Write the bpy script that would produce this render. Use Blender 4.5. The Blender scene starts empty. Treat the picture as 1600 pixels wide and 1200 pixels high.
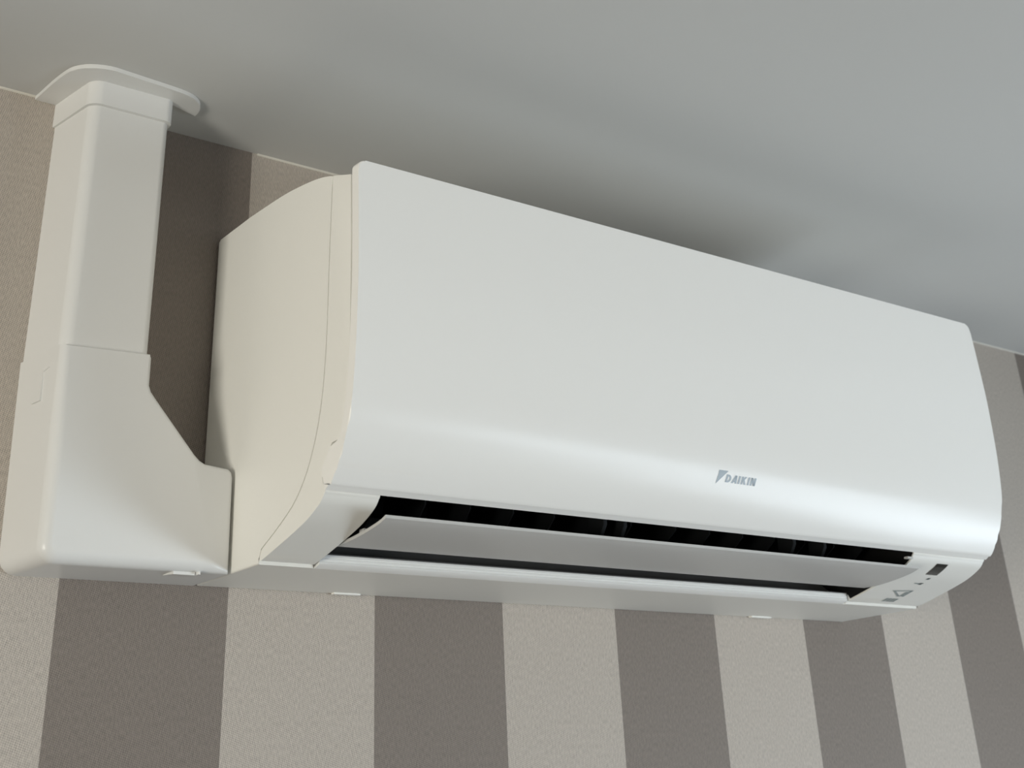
import bpy, bmesh, math, random
from mathutils import Matrix, Vector
random.seed(3)
S = bpy.context.scene
COL = S.collection

# ------------------------------------------------------------------ camera
R = ((0.7870379302751821, 0.5579966112687467, -0.26307998426477264),
     (-0.6152762733889128, 0.6790406511370141, -0.40042340279767846),
     (-0.04479289801753836, 0.47701527849327346, 0.8777528241886637))
cam_d = bpy.data.cameras.new('camera')
cam = bpy.data.objects.new('camera', cam_d)
COL.objects.link(cam)
M = Matrix(((R[0][0], R[0][2], -R[0][1], -0.47723295),
            (R[1][0], R[1][2], -R[1][1], -0.99586318),
            (R[2][0], R[2][2], -R[2][1], 1.96511456),
            (0, 0, 0, 1)))
cam.matrix_world = M
cam_d.sensor_width = 36.0
cam_d.lens = 2061.75 / 1600 * 36
cam_d.shift_y = (133.0 - 600.0) / 1600.0
cam_d.clip_start = 0.02
cam_d.dof.use_dof = True
cam_d.dof.focus_distance = 1.06
cam_d.dof.aperture_fstop = 12.0
S.camera = cam

# ------------------------------------------------------------------ world, lights, exposure
S.view_settings.view_transform = 'Standard'
S.view_settings.look = 'None'
S.view_settings.gamma = 1.0
S.view_settings.use_curve_mapping = False
S.view_settings.exposure = 0.39
w = bpy.data.worlds.new('world')
S.world = w
w.use_nodes = True
w.node_tree.nodes['Background'].inputs[0].default_value = (0.75, 0.85, 1.0, 1)
w.node_tree.nodes['Background'].inputs[1].default_value = 0.6
S.cycles.use_denoising = True
S.cycles.max_bounces = 8
S.cycles.diffuse_bounces = 6


def area(name, loc, direction, sx, sy, power, color):
    d = bpy.data.lights.new(name, 'AREA')
    d.shape = 'RECTANGLE'
    d.size = sx
    d.size_y = sy
    d.energy = power
    d.color = color
    o = bpy.data.objects.new(name, d)
    COL.objects.link(o)
    o.location = loc
    o.rotation_euler = Vector(direction).to_track_quat('-Z', 'Y').to_euler()
    return o


# daylight standing in the two window openings of the room, plus an added front fill
RX, LX, FY = 1.9, -2.8, -4.3           # right wall, left wall, front wall
WINR = (-2.90, -0.55, 1.27, 1.84)       # y0 y1 z0 z1: wide window on the right
WINL = (-2.00, -1.20, 1.10, 2.00)       # upright window on the left
FILLWIN = (-0.10, 1.70, 1.98, 2.42)        # x0 x1 z0 z1: added high opening behind the camera for the fill lamp


def daylight(name, x, win, side, power, color):
    a, b, c, d = win
    area(name, (x, (a + b) / 2, (c + d) / 2), (side, 0, 0), b - a, d - c, power, color)


daylight('daylight_right', RX + .02, WINR, -1, 34, (0.79, 0.905, 1.0))
daylight('daylight_left', LX - .02, WINL, 1, 54, (1.0, 0.96, 0.85))
area('fill_front', ((FILLWIN[0] + FILLWIN[1]) / 2, FY - .02, (FILLWIN[2] + FILLWIN[3]) / 2), (0, 1, 0), FILLWIN[1] - FILLWIN[0], FILLWIN[3] - FILLWIN[2],
     8, (1.0, 0.95, 0.88))  # added fill lamp, lifts the brightness of the front panel


# ------------------------------------------------------------------ materials
def mat(name, color, rough=0.5, spec=0.5, bump=None, metallic=0.0):
    m = bpy.data.materials.new(name)
    m.use_nodes = True
    nt = m.node_tree
    b = nt.nodes['Principled BSDF']
    b.inputs['Base Color'].default_value = (*color, 1)
    b.inputs['Roughness'].default_value = rough
    b.inputs['Specular IOR Level'].default_value = spec
    b.inputs['Metallic'].default_value = metallic
    if bump:
        scale, strength, dist = bump
        tc = nt.nodes.new('ShaderNodeTexCoord')
        n = nt.nodes.new('ShaderNodeTexNoise')
        n.inputs['Scale'].default_value = scale
        n.inputs['Detail'].default_value = 4
        bp = nt.nodes.new('ShaderNodeBump')
        bp.inputs['Strength'].default_value = strength
        bp.inputs['Distance'].default_value = dist
        nt.links.new(tc.outputs['Object'], n.inputs['Vector'])
        nt.links.new(n.outputs['Fac'], bp.inputs['Height'])
        nt.links.new(bp.outputs['Normal'], b.inputs['Normal'])
    return m


M_CASE = mat('case_plastic', (0.87, 0.86, 0.815), 0.42, 0.30, (900, 0.05, 0.0002))
M_PANEL = mat('panel_plastic', (0.90, 0.89, 0.86), 0.25, 0.20)
M_SILL = mat('sill_plastic', (0.93, 0.93, 0.91), 0.35, 0.5)
M_SHADED = mat('shaded_plastic', (0.56, 0.555, 0.54), 0.36, 0.25)  # same plastic as the case, darkened so the colour carries underside shade
M_TRUNK = mat('trunking_pvc', (0.79, 0.79, 0.775), 0.33, 0.4, (60, 0.03, 0.0005))
M_GUIDE = mat('guide_plastic', (0.20, 0.20, 0.20), 0.6, 0.3)
M_DARK = mat('dark_plastic', (0.010, 0.011, 0.012), 0.6, 0.12)
M_BLACK = mat('black_plastic', (0.006, 0.006, 0.006), 0.6, 0.2)
M_GLASS = mat('display_glass', (0.012, 0.014, 0.012), 0.12, 0.5)
M_LOGO = mat('logo_grey', (0.28, 0.325, 0.36), 0.35, 0.4)
M_PRINT = mat('print_grey', (0.30, 0.34, 0.34), 0.5, 0.4)
M_PRINTD = mat('print_dark', (0.10, 0.12, 0.12), 0.5, 0.4)
M_CEIL = mat('ceiling_paint', (0.64, 0.64, 0.625), 0.9, 0.15, (18, 0.10, 0.004))
M_WALLP = mat('wall_paint', (0.30, 0.30, 0.295), 0.9, 0.2, (30, 0.08, 0.003))
M_WHITE = mat('window_paint', (0.8, 0.8, 0.78), 0.4, 0.5, (50, 0.03, 0.001))
M_CAULK = mat('caulk', (0.78, 0.75, 0.68), 0.6, 0.3, (200, 0.3, 0.001))


def wallpaper():
    m = bpy.data.materials.new('striped_wallpaper')
    m.use_nodes = True
    nt = m.node_tree
    N, L = nt.nodes, nt.links
    b = N['Principled BSDF']
    b.inputs['Roughness'].default_value = 0.62
    b.inputs['Specular IOR Level'].default_value = 0.35
    tc = N.new('ShaderNodeTexCoord')
    sep = N.new('ShaderNodeSeparateXYZ')
    L.new(tc.outputs['Object'], sep.inputs[0])

    def math_(op, a, c=None):
        n = N.new('ShaderNodeMath')
        n.operation = op
        for k, v in ((0, a), (1, c)):
            if v is None:
                continue
            if isinstance(v, (int, float)):
                n.inputs[k].default_value = v
            else:
                L.new(v, n.inputs[k])
        return n.outputs[0]
    W = 0.13538
    # dark stripe between x=-0.107 and x=0.0283
    t = math_('DIVIDE', math_('ADD', sep.outputs[0], 0.1071 + 20 * 2 * W), 2 * W)
    fr = math_('FRACT', t)
    dark = math_('LESS_THAN', fr, 0.5)
    mix = N.new('ShaderNodeMix')
    mix.data_type = 'RGBA'
    L.new(dark, mix.inputs[0])
    mix.inputs[6].default_value = (0.500, 0.448, 0.396, 1)
    mix.inputs[7].default_value = (0.230, 0.196, 0.170, 1)
    # woven linen relief: crossing threads
    th = 2 * math.pi / 0.0024
    a = math_('SINE', math_('MULTIPLY', math_('ADD', sep.outputs[0], math_('MULTIPLY', sep.outputs[2], 0.62)), th))
    c = math_('SINE', math_('MULTIPLY', math_('SUBTRACT', sep.outputs[2], math_('MULTIPLY', sep.outputs[0], 0.45)), th))
    dots = math_('MULTIPLY', a, c)
    ns = N.new('ShaderNodeTexNoise')
    ns.inputs['Scale'].default_value = 420
    ns.inputs['Detail'].default_value = 3
    mp = N.new('ShaderNodeMapping')
    mp.inputs['Scale'].default_value = (1.6, 1, 0.6)
    L.new(tc.outputs['Object'], mp.inputs[0])
    L.new(mp.outputs[0], ns.inputs['Vector'])
    ns2 = N.new('ShaderNodeTexNoise')
    ns2.inputs['Scale'].default_value = 60
    L.new(tc.outputs['Object'], ns2.inputs['Vector'])
    amp = math_('MULTIPLY', ns2.outputs['Fac'], 1.3)
    h = math_('ADD', math_('MULTIPLY', math_('MULTIPLY', dots, 0.5), amp), math_('MULTIPLY', math_('SUBTRACT', ns.outputs['Fac'], 0.5), 0.9))
    k = math_('ADD', 1.0, math_('MULTIPLY', h, 0.80))
    mul = N.new('ShaderNodeVectorMath')
    mul.operation = 'SCALE'
    L.new(mix.outputs[2], mul.inputs[0])
    L.new(k, mul.inputs['Scale'])
    L.new(mul.outputs[0], b.inputs['Base Color'])
    bp = N.new('ShaderNodeBump')
    bp.inputs['Strength'].default_value = 0.35
    bp.inputs['Distance'].default_value = 0.0006
    L.new(h, bp.inputs['Height'])
    L.new(bp.outputs['Normal'], b.inputs['Normal'])
    return m


M_PAPER = wallpaper()


def floor_mat():
    m = mat('oak_floor', (0.30, 0.24, 0.18), 0.45, 0.5)
    nt = m.node_tree
    tc = nt.nodes.new('ShaderNodeTexCoord')
    mp = nt.nodes.new('ShaderNodeMapping')
    mp.inputs['Scale'].default_value = (1, 9, 1)
    n = nt.nodes.new('ShaderNodeTexNoise')
    n.inputs['Scale'].default_value = 3
    n.inputs['Detail'].default_value = 6
    r = nt.nodes.new('ShaderNodeValToRGB')
    r.color_ramp.elements[0].color = (0.045, 0.04, 0.034, 1)
    r.color_ramp.elements[1].color = (0.09, 0.08, 0.068, 1)
    nt.links.new(tc.outputs['Object'], mp.inputs[0])
    nt.links.new(mp.outputs[0], n.inputs['Vector'])
    nt.links.new(n.outputs['Fac'], r.inputs[0])
    nt.links.new(r.outputs[0], nt.nodes['Principled BSDF'].inputs['Base Color'])
    return m


M_FLOOR = floor_mat()


# ------------------------------------------------------------------ mesh helpers
def obj(name, bm, m, parent=None, smooth=True, angle=35, wn=True):
    bmesh.ops.recalc_face_normals(bm, faces=bm.faces)
    me = bpy.data.meshes.new(name)
    if smooth:
        for f in bm.faces:
            f.smooth = True
    bm.to_mesh(me)
    bm.free()
    if smooth:
        me.set_sharp_from_angle(angle=math.radians(angle))
    me.materials.append(m)
    o = bpy.data.objects.new(name, me)
    COL.objects.link(o)
    if parent:
        o.parent = parent
    if smooth and wn:
        md = o.modifiers.new('weighted', 'WEIGHTED_NORMAL')
        md.keep_sharp = True
        md.weight = 100
    return o


def thing(name, label, cat):
    o = bpy.data.objects.new(name, None)
    o.empty_display_size = 0.05
    COL.objects.link(o)
    o['label'] = label
    o['category'] = cat
    return o


def struct(o):
    o['kind'] = 'structure'
    return o


def add_box(bm, x0, x1, y0, y1, z0, z1):
    vs = [bm.verts.new(p) for p in ((x0, y0, z0), (x1, y0, z0), (x1, y1, z0), (x0, y1, z0),
                                    (x0, y0, z1), (x1, y0, z1), (x1, y1, z1), (x0, y1, z1))]
    for f in ((0, 3, 2, 1), (4, 5, 6, 7), (0, 1, 5, 4), (1, 2, 6, 5), (2, 3, 7, 6), (3, 0, 4, 7)):
        bm.faces.new([vs[k] for k in f])
    return vs


def box_bm(*a, bevel=0, seg=2):
    bm = bmesh.new()
    add_box(bm, *a)
    if bevel:
        bmesh.ops.bevel(bm, geom=bm.edges[:], offset=bevel, segments=seg, profile=0.5, affect='EDGES')
    return bm


def prism_x(bm, poly, x0, x1, r0=0, r1=0, seg=3):
    """closed (y,z) outline run along x, with the end rims rounded"""
    n = len(poly)
    A = [bm.verts.new((x0, p[0], p[1])) for p in poly]
    B = [bm.verts.new((x1, p[0], p[1])) for p in poly]
    for i in range(n):
        j = (i + 1) % n
        bm.faces.new((A[i], A[j], B[j], B[i]))
    fa = bm.faces.new(A[::-1])
    fb = bm.faces.new(B)
    for f, r in ((fa, r0), (fb, r1)):
        if r:
            bmesh.ops.bevel(bm, geom=list(f.edges), offset=r, segments=seg, profile=0.5, affect='EDGES', clamp_overlap=True)


def smooth_line(pts, n=6):
    """Catmull-Rom through the points"""
    out = []
    P = [pts[0]] + list(pts) + [pts[-1]]
    for i in range(1, len(P) - 2):
        p0, p1, p2, p3 = P[i - 1], P[i], P[i + 1], P[i + 2]
        for k in range(n):
            t = k / n
            out.append(tuple(0.5 * ((2 * p1[c]) + (-p0[c] + p2[c]) * t + (2 * p0[c] - 5 * p1[c] + 4 * p2[c] - p3[c]) * t * t
                                    + (-p0[c] + 3 * p1[c] - 3 * p2[c] + p3[c]) * t ** 3) for c in range(2)))
    out.append(tuple(pts[-1]))
    return out


def interp(pts, v, key, val):
    ps = sorted(pts, key=lambda p: p[key])
    if v <= ps[0][key]:
        return ps[0][val]
    for a, b in zip(ps, ps[1:]):
        if v <= b[key]:
            t = (v - a[key]) / (b[key] - a[key] + 1e-12)
            return a[val] + (b[val] - a[val]) * t
    return ps[-1][val]


# ------------------------------------------------------------------ the room
H = 2.5
struct(obj('ceiling', box_bm(LX - .1, RX + .1, FY - .1, .1, H, H + .1), M_CEIL, smooth=False))
struct(obj('floor', box_bm(LX - .1, RX + .1, FY - .1, .1, -.1, 0), M_FLOOR, smooth=False))
struct(obj('wall_back', box_bm(LX, RX, 0, .1, 0, H), M_PAPER, smooth=False))


def pierced(name, u0, u1, wins, place):
    """wall as a grid of blocks around its openings; place(u0,u1,z0,z1) gives the box"""
    bm = bmesh.new()
    us = sorted({u0, u1} | {w_[k] for w_ in wins for k in (0, 1)})
    zs = sorted({0, H} | {w_[k] for w_ in wins for k in (2, 3)})
    for a, b in zip(us, us[1:]):
        for c, d in zip(zs, zs[1:]):
            if not any(w_[0] <= a and b <= w_[1] and w_[2] <= c and d <= w_[3] for w_ in wins):
                add_box(bm, *place(a, b, c, d))
    struct(obj(name, bm, M_WALLP, smooth=False))


pierced('wall_left', FY, 0, [WINL], lambda a, b, c, d: (LX - .1, LX, a, b, c, d))
pierced('wall_right', FY, 0, [WINR], lambda a, b, c, d: (RX, RX + .1, a, b, c, d))
pierced('wall_front', LX, RX, [FILLWIN], lambda a, b, c, d: (a, b, FY - .1, FY, c, d))


def window(name, win, mull, place):
    a, b, c, d = win
    t = 0.035
    bm = bmesh.new()
    for q in ((a, a + t, c, d), (b - t, b, c, d), (a + t, b - t, c, c + t), (a + t, b - t, d - t, d)):
        add_box(bm, *place(*q))
    for k in range(1, mull + 1):
        u = a + (b - a) * k / (mull + 1)
        add_box(bm, *place(u - .02, u + .02, c + t, d - t))
    struct(obj(name, bm, M_WHITE, smooth=False))


window('window_1', WINR, 1, lambda a, b, c, d: (RX, RX + .015, a, b, c, d))
window('window_2', WINL, 0, lambda a, b, c, d: (LX - .015, LX, a, b, c, d))
window('fill_opening_frame', FILLWIN, 1, lambda a, b, c, d: (a, b, FY - .015, FY, c, d))  # unseen frame made up around the fill lamp
# painted caulk bead in the corner between wallpaper and ceiling
bm = bmesh.new()
prism_x(bm, [(0.0, 2.4985), (0.0, 2.5), (-0.0014, 2.5), (-0.0012, 2.4992)], LX, -0.1735)
prism_x(bm, [(0.0, 2.4985), (0.0, 2.5), (-0.0014, 2.5), (-0.0012, 2.4992)], 0.033, RX)
struct(obj('trim_1', bm, M_CAULK, smooth=False))

# ------------------------------------------------------------------ air conditioner
AC = thing('air_conditioner', 'long white split air conditioner hung on the striped wall, flap open', 'air conditioner')
WX = 0.770
OX0, OX1 = 0.045, 0.655                # the air outlet between the two end blocks

# outlines as (y, z)
OUT = smooth_line([(-.2300, 2.3945), (-.2308, 2.370), (-.2316, 2.340), (-.2320, 2.310), (-.2312, 2.280), (-.2298, 2.2525),
                   (-.2270, 2.2245), (-.2235, 2.2060), (-.2190, 2.1930), (-.2135, 2.1810), (-.2070, 2.1708), (-.1995, 2.1615)], 4)
UNDER = smooth_line([(-.1900, 2.1575), (-.1840, 2.1515), (-.1680, 2.1437), (-.1500, 2.1380), (-.1280, 2.1320), (-.1070, 2.1266)], 4)
SEAM = smooth_line([(-.1915, 2.3955), (-.1892, 2.3300), (-.1875, 2.2620), (-.1816, 2.2165), (-.1690, 2.1830), (-.1510, 2.1602),
                    (-.1275, 2.1456), (-.1060, 2.1352), (-.1005, 2.1315), (-.1000, 2.1236)], 4)


def under_z(y):
    return interp(UNDER, y, 0, 1)


def out_y(z):
    return interp(OUT, z, 1, 0)


TOPR = [(-.0045, 2.4075)] + smooth_line([(-.060, 2.4085), (-.110, 2.4078), (-.140, 2.4055), (-.170, 2.4012), (-.1915, 2.3955)], 4)

# rear casing: solid ends, C-shaped along the outlet
bm = bmesh.new()
full = [(-.0012, 2.1225), (-.0012, 2.4050)] + TOPR + SEAM[1:]
cshape = [(-.0012, 2.1225), (-.0012, 2.4050)] + TOPR + SEAM[1:9] + [(-.178, 2.262), (-.120, 2.300), (-.040, 2.300), (-.022, 2.250),
                                                                  (-.030, 2.175), (-.085, 2.131), (-.0985, 2.1285), (-.0990, 2.1236)]
prism_x(bm, full, 0.0, OX0, r0=.0022)
prism_x(bm, cshape, OX0, OX1)
prism_x(bm, full, OX1, WX, r1=.0022)
obj('rear_casing', bm, M_CASE, AC)

# front frame: the two end blocks that flank the outlet and the strip behind the panel
g = .0007
seam_in = [(p[0] - g, p[1] - .0002) for p in SEAM[:-1]] + [(-.1005, 2.1262)]
inner_front = [(-.2185, 2.3866), (-.2200, 2.340), (-.2205, 2.262), (-.2178, 2.2245), (-.2138, 2.2060), (-.2092, 2.1935), (-.2078, 2.1896), (-.1988, 2.1894),
               (-.1918, 2.1806), (-.1861, 2.1738), (-.1871, 2.1672), (-.1888, 2.1622)]
inner_front = [(y + .0006, z + (.0004 if y < -.195 and z < 2.19 else 0)) for y, z in inner_front]
frame_poly = seam_in + [(-.1025, 2.1257)] + UNDER[::-1][1:-1] + [(-.1892, 2.1566), (-.1906, 2.1578), (-.1909, 2.1590), (-.1905, 2.1604)] + inner_front[::-1]
strip_poly = [(-.1922, 2.3950), (-.2185, 2.3866), (-.2190, 2.330), (-.2185, 2.260), (-.2150, 2.222), (-.2095, 2.205), (-.197, 2.188),
              (-.1895, 2.187), (-.196, 2.215), (-.200, 2.262), (-.200, 2.330)]
bm = bmesh.new()
prism_x(bm, frame_poly, 0.0004, OX0, r0=.0012, r1=.0006, seg=2)
prism_x(bm, frame_poly, OX1, WX - .0004, r0=.0006, r1=.0012, seg=2)
prism_x(bm, strip_poly, OX0, OX1)
obj('front_frame', bm, M_CASE, AC)

# front panel: gently bowed sheet with rounded upper corners
INN = []
for p in OUT:
    y, z = p
    if z > 2.1890:
        INN.append((y + .0088, z))
    else:
        INN.append((interp([(-.1995, 2.1890), (-.1925, 2.181), (-.1868, 2.174), (-.1878, 2.167), (-.1900, 2.1615)], z, 1, 0), z + (.0018 if z < 2.170 else 0)))
LIP = [(-.1985, 2.1610), (-.1974, 2.1620), (-.1960, 2.1610), (-.1925, 2.1588)]     # shadow line and lower lip
OUTP = OUT + LIP
INNP = INN + [(-.1890, 2.1592)] * len(LIP)
INNP = INN + [(-.1892, 2.1632), (-.1892, 2.1632), (-.1894, 2.1628), (-.1898, 2.1618)]
ZT, RC = 2.3945, .0065
xs = [0.0, .25, .5, .75, 1.0]
bm = bmesh.new()


def inset(z):
    d = ZT - z
    return RC - math.sqrt(max(0, RC * RC - (RC - d) ** 2)) if d < RC else 0.0


rows = []
# extra rows near the top for the rounded corners
OP, IP = [], []
for k in range(8):
    z = ZT - RC * (1 - math.cos(k / 8 * math.pi / 2))
    OP.append((out_y(z), z))
    IP.append((out_y(z) + .0088, z))
for o_, i_ in zip(OUTP, INNP):
    if o_[1] < ZT - RC:
        OP.append(o_)
        IP.append(i_)
cols = [0, .12, .3, .5, .7, .88, 1]
FO, FI = [], []
for (o_, i_) in zip(OP, IP):
    e = inset(o_[1])
    a, b_ = -.0006 + e, WX + .0006 - e
    FO.append([bm.verts.new((a + (b_ - a) * c, o_[0], o_[1])) for c in cols])
    FI.append([bm.verts.new((a + (b_ - a) * c, i_[0], i_[1])) for c in cols])
nr, nc = len(FO), len(cols)
for r in range(nr - 1):
    for c in range(nc - 1):
        bm.faces.new((FO[r][c], FO[r][c + 1], FO[r + 1][c + 1], FO[r + 1][c]))
        bm.faces.new((FI[r][c], FI[r + 1][c], FI[r + 1][c + 1], FI[r][c + 1]))
    bm.faces.new((FO[r][0], FO[r + 1][0], FI[r + 1][0], FI[r][0]))
    bm.faces.new((FO[r][-1], FI[r][-1], FI[r + 1][-1], FO[r + 1][-1]))
for c in range(nc - 1):
    bm.faces.new((FO[0][c], FI[0][c], FI[0][c + 1], FO[0][c + 1]))
    bm.faces.new((FO[-1][c], FO[-1][c + 1], FI[-1][c + 1], FI[-1][c]))
rim = set()
last = nr - len(LIP) - 1
for r in range(last):
    for c in (0, -1):
        rim.add(bm.edges.get((FO[r][c], FO[r + 1][c])))
for c in range(nc - 1):
    rim.add(bm.edges.get((FO[0][c], FO[0][c + 1])))
bmesh.ops.bevel(bm, geom=[e for e in rim if e], offset=.0013, segments=3, profile=0.5, affect='EDGES')
panel = obj('front_panel', bm, M_PANEL, AC, angle=28)


# lettering and emblem printed on the panel
def on_panel(bm, polys, h=.00025):
    for poly in polys:
        vs = [bm.verts.new((x, out_y(z) - h, z)) for x, z in poly]
        bm.faces.new(vs)


EX, EZ = 0.3700, 2.1932                # letter origin
LHT = .0061


def letter(strokes, u0):
    out = []
    for poly in strokes:
        out.append([(EX + u0 + u * .001 + v * .001 * .22, EZ + v * .001) for u, v in poly])
    return out


def bar(x0, y0, x1, y1, w_):
    return [(x0, y0), (x0 + w_, y0), (x1 + w_, y1), (x1, y1)]


hh = 6.1
sw = 1.95
arc = []
for k in range(9):
    a = -math.pi / 2 + math.pi * k / 8
    arc.append((math.cos(a), math.sin(a)))
D = [bar(0, 0, 0, hh, sw)]
for k in range(8):
    (c0, s0), (c1, s1) = arc[k], arc[k + 1]
    D.append([(2.2 + 3.5 * c0, hh / 2 + hh / 2 * s0), (2.2 + 3.5 * c1, hh / 2 + hh / 2 * s1),
              (2.2 + 1.6 * c1, hh / 2 + (hh / 2 - 1.5) * s1), (2.2 + 1.6 * c0, hh / 2 + (hh / 2 - 1.5) * s0)])
D += [[(sw, 0), (2.2, 0), (2.2, 1.5), (sw, 1.5)], [(sw, hh), (sw, hh - 1.5), (2.2, hh - 1.5), (2.2, hh)]]
A_ = [[(-.8, 0), (1.3, 0), (3.9, hh), (2.0, hh)], [(3.1, 0), (5.2, 0), (4.3, hh), (2.3, hh)], [(1.0, 1.0), (3.6, 1.0), (3.5, 2.3), (1.5, 2.3)]]
I_ = [bar(0, 0, 0, hh, sw)]
K_ = [bar(0, 0, 0, hh, sw), [(1.3, 2.3), (1.5, 4.3), (3.1, hh), (5.5, hh), (2.8, 3.1)], [(1.6, 3.6), (3.3, 4.0), (5.6, 0), (3.2, 0)]]
N_ = [bar(0, 0, 0, hh, sw), bar(3.7, 0, 3.7, hh, sw), [(0, hh), (2.1, hh), (5.6, 0), (3.5, 0)]]
lets = [('D', D, .0), ('A', A_, .0071), ('I', I_, .0133), ('K', K_, .0165), ('I', I_, .0234), ('N', N_, .0265)]
scale_u = 1.14
bm = bmesh.new()
for nm, st, u0 in lets:
    on_panel(bm, letter([[(u * scale_u, v) for u, v in poly] for poly in st], u0 * scale_u))
obj('lettering', bm, M_LOGO, panel, smooth=False)
bm = bmesh.new()
on_panel(bm, [[(.3617, 2.2020), (.3612, 2.1990), (.3593, 2.1912), (.3659, 2.1965), (.3728, 2.2020)]])
obj('emblem', bm, M_LOGO, panel, smooth=False)

# dark air passage behind the flap
bm = bmesh.new()
cav = [(-.1050, 2.1318), (-.085, 2.1335), (-.0315, 2.1770), (-.0235, 2.249), (-.042, 2.2985), (-.120, 2.2985), (-.177, 2.261), (-.1895, 2.1865),
       (-.1890, 2.1600)]
va = [bm.verts.new((OX0 + .0008, y, z)) for y, z in cav]
vb = [bm.verts.new((OX1 - .0008, y, z)) for y, z in cav]
for i in range(len(cav) - 1):
    bm.faces.new((va[i], vb[i], vb[i + 1], va[i + 1]))
mouth = [(p[0], p[1] + .0012) for p in UNDER]
ca = va + [bm.verts.new((OX0 + .0008, y, z)) for y, z in mouth]
cb = vb + [bm.verts.new((OX1 - .0008, y, z)) for y, z in mouth]
bm.faces.new(ca)
bm.faces.new(cb[::-1])
obj('air_passage', bm, M_BLACK, AC, smooth=False)
# upright air vanes and the rod that links them
bm = bmesh.new()
nv = 14
for k in range(nv):
    x = OX0 + .03 + k * (OX1 - OX0 - .06) / (nv - 1)
    vb_ = bmesh.new()
    dx = .010 if k < nv / 2 else -.010
    pts = [(-.150, 2.166), (-.128, 2.150), (-.098, 2.146), (-.075, 2.160), (-.080, 2.182), (-.120, 2.196), (-.150, 2.188)]
    prism_x(vb_, pts, x - .0007, x + .0007)
    for v in vb_.verts:
        v.co.x += dx * (v.co.y + .11) / .04 * .5
    me = bpy.data.meshes.new('air_vane')
    bmesh.ops.recalc_face_normals(vb_, faces=vb_.faces)
    vb_.to_mesh(me)
    vb_.free()
    me.materials.append(M_DARK)
    o = bpy.data.objects.new('air_vane', me)
    COL.objects.link(o)
    o.parent = AC
bm.free()
obj('vane_rod', box_bm(OX0 + .02, OX1 - .02, -.0990, -.0960, 2.164, 2.167), M_DARK, AC, smooth=False)
# hinge bosses that stick down behind the flap
for x in (.2745, .2965, .505, .5475):
    bm = bmesh.new()
    prism_x(bm, [(-.172, 2.160), (-.166, 2.151), (-.158, 2.150), (-.153, 2.157), (-.154, 2.176), (-.172, 2.176)], x - .0022, x + .0022, .0008, .0008, 2)
    obj('flap_hinge', bm, M_DARK, AC)

# ribbed sill along the rear of the outlet
bm = bmesh.new()
prof = [(-.0988, 2.1236), (-.1010, 2.1240), (-.1052, 2.1252), (-.1068, 2.1262), (-.1066, 2.1275), (-.1056, 2.1280), (-.1066, 2.1286), (-.1066, 2.1298),
        (-.1056, 2.1303), (-.1066, 2.1309), (-.1064, 2.1324), (-.1050, 2.1330), (-.0990, 2.1330)]
prism_x(bm, prof, OX0 + .0018, OX1 - .0050)
obj('outlet_sill', bm, M_SILL, AC, angle=20)
# dark guide face just behind the sill
bm = bmesh.new()
prism_x(bm, [(-.1048, 2.1322), (-.0850, 2.1339), (-.0330, 2.1768), (-.0330, 2.1790), (-.0855, 2.1352), (-.1045, 2.1336)], OX0 + .0015, OX1 - .0015)
obj('guide_strip', bm, M_GUIDE, AC, smooth=False)

# flap, swung open: plate with slightly curled edges, ends cut back
bm = bmesh.new()
FX0, FX1 = OX0 + .0022, OX1 - .0022
fl = smooth_line([(-.1945, 2.1434), (-.1850, 2.1405), (-.1650, 2.1372), (-.1450, 2.1352), (-.1275, 2.1349)], 4)
th_ = .0022
xr = [0, .02, .25, .5, .75, .98, 1]
top, bot = [], []
for k, (y, z) in enumerate(fl):
    xa, xb = FX0, FX1
    top.append([bm.verts.new((xa + (xb - xa) * c, y, z + th_)) for c in xr])
    bot.append([bm.verts.new((xa + (xb - xa) * c, y, z)) for c in xr])
n_, m_ = len(fl), len(xr)
for i in range(n_ - 1):
    for j in range(m_ - 1):
        bm.faces.new((top[i][j], top[i][j + 1], top[i + 1][j + 1], top[i + 1][j]))
        bm.faces.new((bot[i][j], bot[i + 1][j], bot[i + 1][j + 1], bot[i][j + 1]))
    bm.faces.new((top[i][0], top[i + 1][0], bot[i + 1][0], bot[i][0]))
    bm.faces.new((top[i][-1], bot[i][-1], bot[i + 1][-1], top[i + 1][-1]))
for j in range(m_ - 1):
    bm.faces.new((top[0][j], bot[0][j], bot[0][j + 1], top[0][j + 1]))
    bm.faces.new((top[-1][j], top[-1][j + 1], bot[-1][j + 1], bot[-1][j]))
flap = obj('flap', bm, M_SHADED, AC, angle=30)
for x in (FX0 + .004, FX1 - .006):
    obj('flap_pivot', box_bm(x, x + .002, -.160, -.154, 2.1375, 2.1425), M_SHADED, flap, smooth=False)

# small stop on the right block, at the upper outlet corner
obj('corner_stop', box_bm(OX1 - .0075, OX1 + .001, -.1885, -.1835, 2.1535, 2.1555, bevel=.0006), M_SHADED, AC)


# receiver window and printed marks on the right block
def on_under(bm, poly, h=.0003, sub=4):
    """quad given by its corners (x,y) laid on the curved underside"""
    a, b_, c, d = poly
    rowsv = []
    for k in range(sub + 1):
        t = k / sub
        l = (a[0] + (d[0] - a[0]) * t, a[1] + (d[1] - a[1]) * t)
        r = (b_[0] + (c[0] - b_[0]) * t, b_[1] + (c[1] - b_[1]) * t)
        rowsv.append([bm.verts.new((p[0], p[1], under_z(p[1]) - h)) for p in (l, r)])
    for k in range(sub):
        bm.faces.new((rowsv[k][0], rowsv[k][1], rowsv[k + 1][1], rowsv[k + 1][0]))


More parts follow.
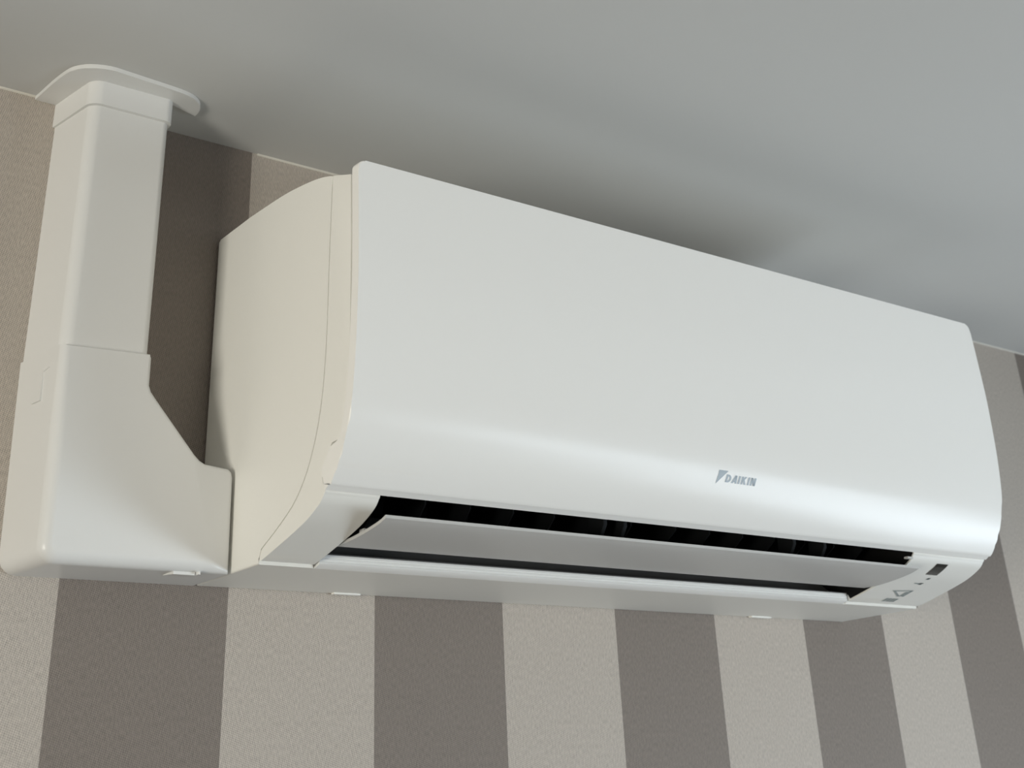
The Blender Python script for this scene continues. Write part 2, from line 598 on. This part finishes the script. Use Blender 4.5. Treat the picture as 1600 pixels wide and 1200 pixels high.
bm = bmesh.new()
on_under(bm, [(.6975, -.1850), (.7160, -.1850), (.7155, -.1695), (.6970, -.1695)])
o = obj('receiver_window', bm, M_GLASS, AC, smooth=False)
o['label'] = 'dark receiver window'
bm = bmesh.new()
on_under(bm, [(.7085, -.1640), (.7125, -.1645), (.7125, -.1612), (.7080, -.1608)])
on_under(bm, [(.7085, -.1535), (.7140, -.1540), (.7130, -.1500), (.7080, -.1505)])
o = obj('indicator_lamp', bm, M_PRINTD, AC, smooth=False)
bm = bmesh.new()
on_under(bm, [(.7005, -.1530), (.7080, -.1530), (.7080, -.1512), (.7010, -.1515)])
# wireless mark: nested chevrons
on_under(bm, [(.6890, -.1345), (.7180, -.1375), (.7172, -.1356), (.6900, -.1328)])
on_under(bm, [(.6890, -.1345), (.6925, -.1345), (.7135, -.1230), (.7100, -.1222)])
on_under(bm, [(.7155, -.1372), (.7185, -.1372), (.7190, -.1230), (.7160, -.1225)])
on_under(bm, [(.7110, -.1330), (.7160, -.1335), (.7170, -.1240), (.7120, -.1230)])
for k in range(4):
    x0 = .7000 + k * .0050
    on_under(bm, [(x0, -.1170), (x0 + .0038, -.1175), (x0 + .0038, -.1100), (x0, -.1095)])
obj('printed_marks', bm, M_PRINT, AC, smooth=False)

# release tabs along the lower rear edge
for x0, x1 in ((.1205, .1460), (.6195, .6490)):
    obj('release_tab', box_bm(x0, x1, -.0062, -.0010, 2.1212, 2.1232, bevel=.0005), M_CASE, AC)

# ------------------------------------------------------------------ trunking: corner cover beside the unit
ELB = thing('corner_cover', 'wide white trunking corner piece stepping right to meet the air conditioner', 'duct cover')
def arc2(cx, cz, r, a0, a1, n):
    return [(cx + r * math.cos(math.radians(a0 + (a1 - a0) * k / n)), cz + r * math.sin(math.radians(a0 + (a1 - a0) * k / n))) for k in range(n + 1)]


# outline as seen from the room, clockwise from the upper left, at the wall and at full depth; last number: rounding
NECK = [(-.0800, 2.2768), (-.0780, 2.2742), (-.0778, 2.2530), (-.0760, 2.2485), (-.0685, 2.2400), (-.0375, 2.2060), (-.0330, 2.2022), (-.0280, 2.2000),
        (-.0070, 2.1988), (-.0038, 2.1965), (-.0028, 2.1925), (-.0028, 2.1225)]
FRONT = [(-.1475, 2.2750)] + NECK + [(-.0190, 2.1225)] + arc2(-.1335, 2.1350, .0125, -90, -180, 5) + [(-.1465, 2.2000)]
WALL = [(-.1558, 2.2750)] + [(x + .0015, z) for x, z in NECK[:9]] + [(x + .0006, z) for x, z in NECK[9:]] + [(-.0190, 2.1225)] + \
    arc2(-.1400, 2.1350, .0125, -90, -180, 5) + [(-.1540, 2.2000)]
RAD = [.0060] + [.0034] * 11 + [.0042, .0085] + [.0085] * 7
n = len(FRONT)
assert len(WALL) == n and len(RAD) == n


def fy(x, z):
    # the neck on the right leans back a little past a soft crease
    crease = -.036 + (2.2050 - z) / .0825 * .018
    d = max(0.0, x - crease)
    return -.0635 + d * .13


def inward(k):
    p, q, r_ = FRONT[k - 1], FRONT[k], FRONT[(k + 1) % n]
    def nrm(a, b):
        dx, dz = b[0] - a[0], b[1] - a[1]
        l = math.hypot(dx, dz)
        return (dz / l, -dx / l)
    n1, n2 = nrm(p, q), nrm(q, r_)
    mx, mz = n1[0] + n2[0], n1[1] + n2[1]
    d = 1 + n1[0] * n2[0] + n1[1] * n2[1]
    return (mx / d, mz / d)


bm = bmesh.new()
rings = [[bm.verts.new((x, 0.0, z)) for x, z in WALL]]
for st in range(7):
    ph = math.radians(90 * st / 6)
    ring = []
    for k, (x, z) in enumerate(FRONT):
        r_ = RAD[k]
        if k in (0,):                       # the upper end is cut square
            dx, dz = inward(k)
            off = r_ * (1 - math.cos(ph))
            px, pz = x + dx * off, z - off * .35
        elif k in (1,):
            px, pz = x, z - .0034 * .35 * (1 - math.cos(ph))
        else:
            dx, dz = inward(k)
            off = r_ * (1 - math.cos(ph))
            px, pz = x + dx * off, z + dz * off
        dep = -fy(x, z)
        y = -(dep - r_ + r_ * math.sin(ph))
        t = min(1.0, -y / dep)
        wx, wz = WALL[k]
        ring.append(bm.verts.new((px + (wx - x) * (1 - t), y, pz + (wz - z) * (1 - t))))
    rings.append(ring)
for a_, b_ in zip(rings, rings[1:]):
    for i in range(n):
        j = (i + 1) % n
        bm.faces.new((a_[i], a_[j], b_[j], b_[i]))
lastr = rings[-1]
bm.faces.new([lastr[k] for k in [0, 1, 2, 3, 4, 5, 6] + list(range(13, n))])
bm.faces.new([lastr[k] for k in (6, 7, 8, 9, 10, 11, 12, 13)])
bm.faces.new(rings[0][::-1])
obj('cover_shell', bm, M_TRUNK, ELB, angle=40)

# snap latch on the left cheek
bm = bmesh.new()
import mathutils


def cheek(y, z, out):
    t = -y / .0635
    xw = interp([(-.1530, 2.1225), (-.1560, 2.2750)], z, 1, 0)
    xf = interp([(-.1460, 2.1225), (-.1475, 2.2750)], z, 1, 0)
    return (xw + (xf - xw) * t - out, y, z)


def plate(bm, q, o0, o1, f):
    """thin slab on four surface points; o0,o1: thickness at first and last pair"""
    hi = [bm.verts.new(f(y, z, o)) for (y, z), o in zip(q, (o0, o0, o1, o1))]
    lo = [bm.verts.new(f(y, z, -.0006)) for (y, z) in q]
    bm.faces.new(hi)
    for i in range(4):
        j = (i + 1) % 4
        bm.faces.new((hi[i], lo[i], lo[j], hi[j]))


plate(bm, [(-.0385, 2.2588), (-.0265, 2.2588), (-.0270, 2.2375), (-.0390, 2.2375)], .0003, .0012, cheek)
plate(bm, [(-.0465, 2.2612), (-.0385, 2.2600), (-.0385, 2.2590), (-.0465, 2.2604)], .0010, .0004, cheek)
obj('side_latch', bm, M_TRUNK, ELB, smooth=False)
bm = bmesh.new()
bm2v = add_box(bm, -.0455, -.0285, -.0575, -.0400, 2.1206, 2.1228)
for v in bm2v:
    if v.co.y > -.05 and v.co.z < 2.122:
        v.co.z = 2.1222
vv = add_box(bm, -.0275, -.0262, -.0655 + .004, -.0560, 2.1208, 2.1228)
obj('bottom_latch', bm, M_TRUNK, ELB, smooth=False)

# ------------------------------------------------------------------ straight trunking up to the ceiling
DUC = thing('trunking_length', 'straight white vertical trunking rising from the corner piece to the ceiling', 'duct cover')
bm = bmesh.new()
Z0, Z1 = 2.268, 2.4960


def duct_bm(bm, sec, z0, z1, rl, rr, cap=True):
    a = [bm.verts.new((x, y, z0)) for x, y in sec]
    b = [bm.verts.new((x, y, z1)) for x, y in sec]
    fs = []
    for i in range(4):
        j = (i + 1) % 4
        fs.append(bm.faces.new((a[i], a[j], b[j], b[i])))
    bm.faces.new(a[::-1])
    bm.faces.new(b)
    e1 = bm.edges.get((a[1], b[1]))
    e2 = bm.edges.get((a[2], b[2]))
    bmesh.ops.bevel(bm, geom=[e1], offset=rl, segments=6, profile=.5, affect='EDGES')
    e2 = [e for e in bm.edges if abs(e.verts[0].co.x - sec[2][0]) < 1e-6 and abs(e.verts[1].co.x - sec[2][0]) < 1e-6
          and abs(e.verts[0].co.y - sec[2][1]) < 1e-6 and abs(e.verts[1].co.y - sec[2][1]) < 1e-6]
    bmesh.ops.bevel(bm, geom=e2, offset=rr, segments=5, profile=.5, affect='EDGES')


duct_bm(bm, [(-.1540, 0.0), (-.1455, -.0578), (-.0785, -.0578), (-.0755, 0.0)], Z0, Z1, .0085, .0060)
obj('cover_length', bm, M_TRUNK, DUC, angle=50)

# ------------------------------------------------------------------ ceiling flange with its collar
FLG = thing('ceiling_flange', 'flat rounded white flange and collar where the trunking meets the ceiling', 'flange')
bm = bmesh.new()
duct_bm(bm, [(-.1560, 0.0), (-.1478, -.0615), (-.0765, -.0615), (-.0735, 0.0)], 2.4755, 2.4975, .0100, .0075)
obj('collar', bm, M_TRUNK, FLG, angle=50)
ol = [(-.1735, 0.0), (-.1720, -.031), (-.1700, -.052), (-.1665, -.066), (-.1570, -.0765), (-.1420, -.0820), (-.1275, -.0815), (-.1100, -.0800), (-.0900, -.0785),
      (-.0747, -.0765), (-.0641, -.0725), (-.0563, -.0650), (-.0520, -.0560), (-.0504, -.0440)]
ol = smooth_line(ol, 3) + [(-.0712, -.0520), (-.080, -.0560), (-.080, -.0000)]
bm = bmesh.new()
zt, zb = 2.4998, 2.4962
up = [bm.verts.new((x, y, zt)) for x, y in ol]
lo = [bm.verts.new((x, y, zb)) for x, y in ol]
for i in range(len(ol)):
    j = (i + 1) % len(ol)
    bm.faces.new((up[i], up[j], lo[j], lo[i]))
bm.faces.new(up)
lf = bm.faces.new(lo[::-1])
bmesh.ops.bevel(bm, geom=list(lf.edges), offset=.0006, segments=2, profile=.5, affect='EDGES')
obj('flange_plate', bm, M_TRUNK, FLG, angle=40)
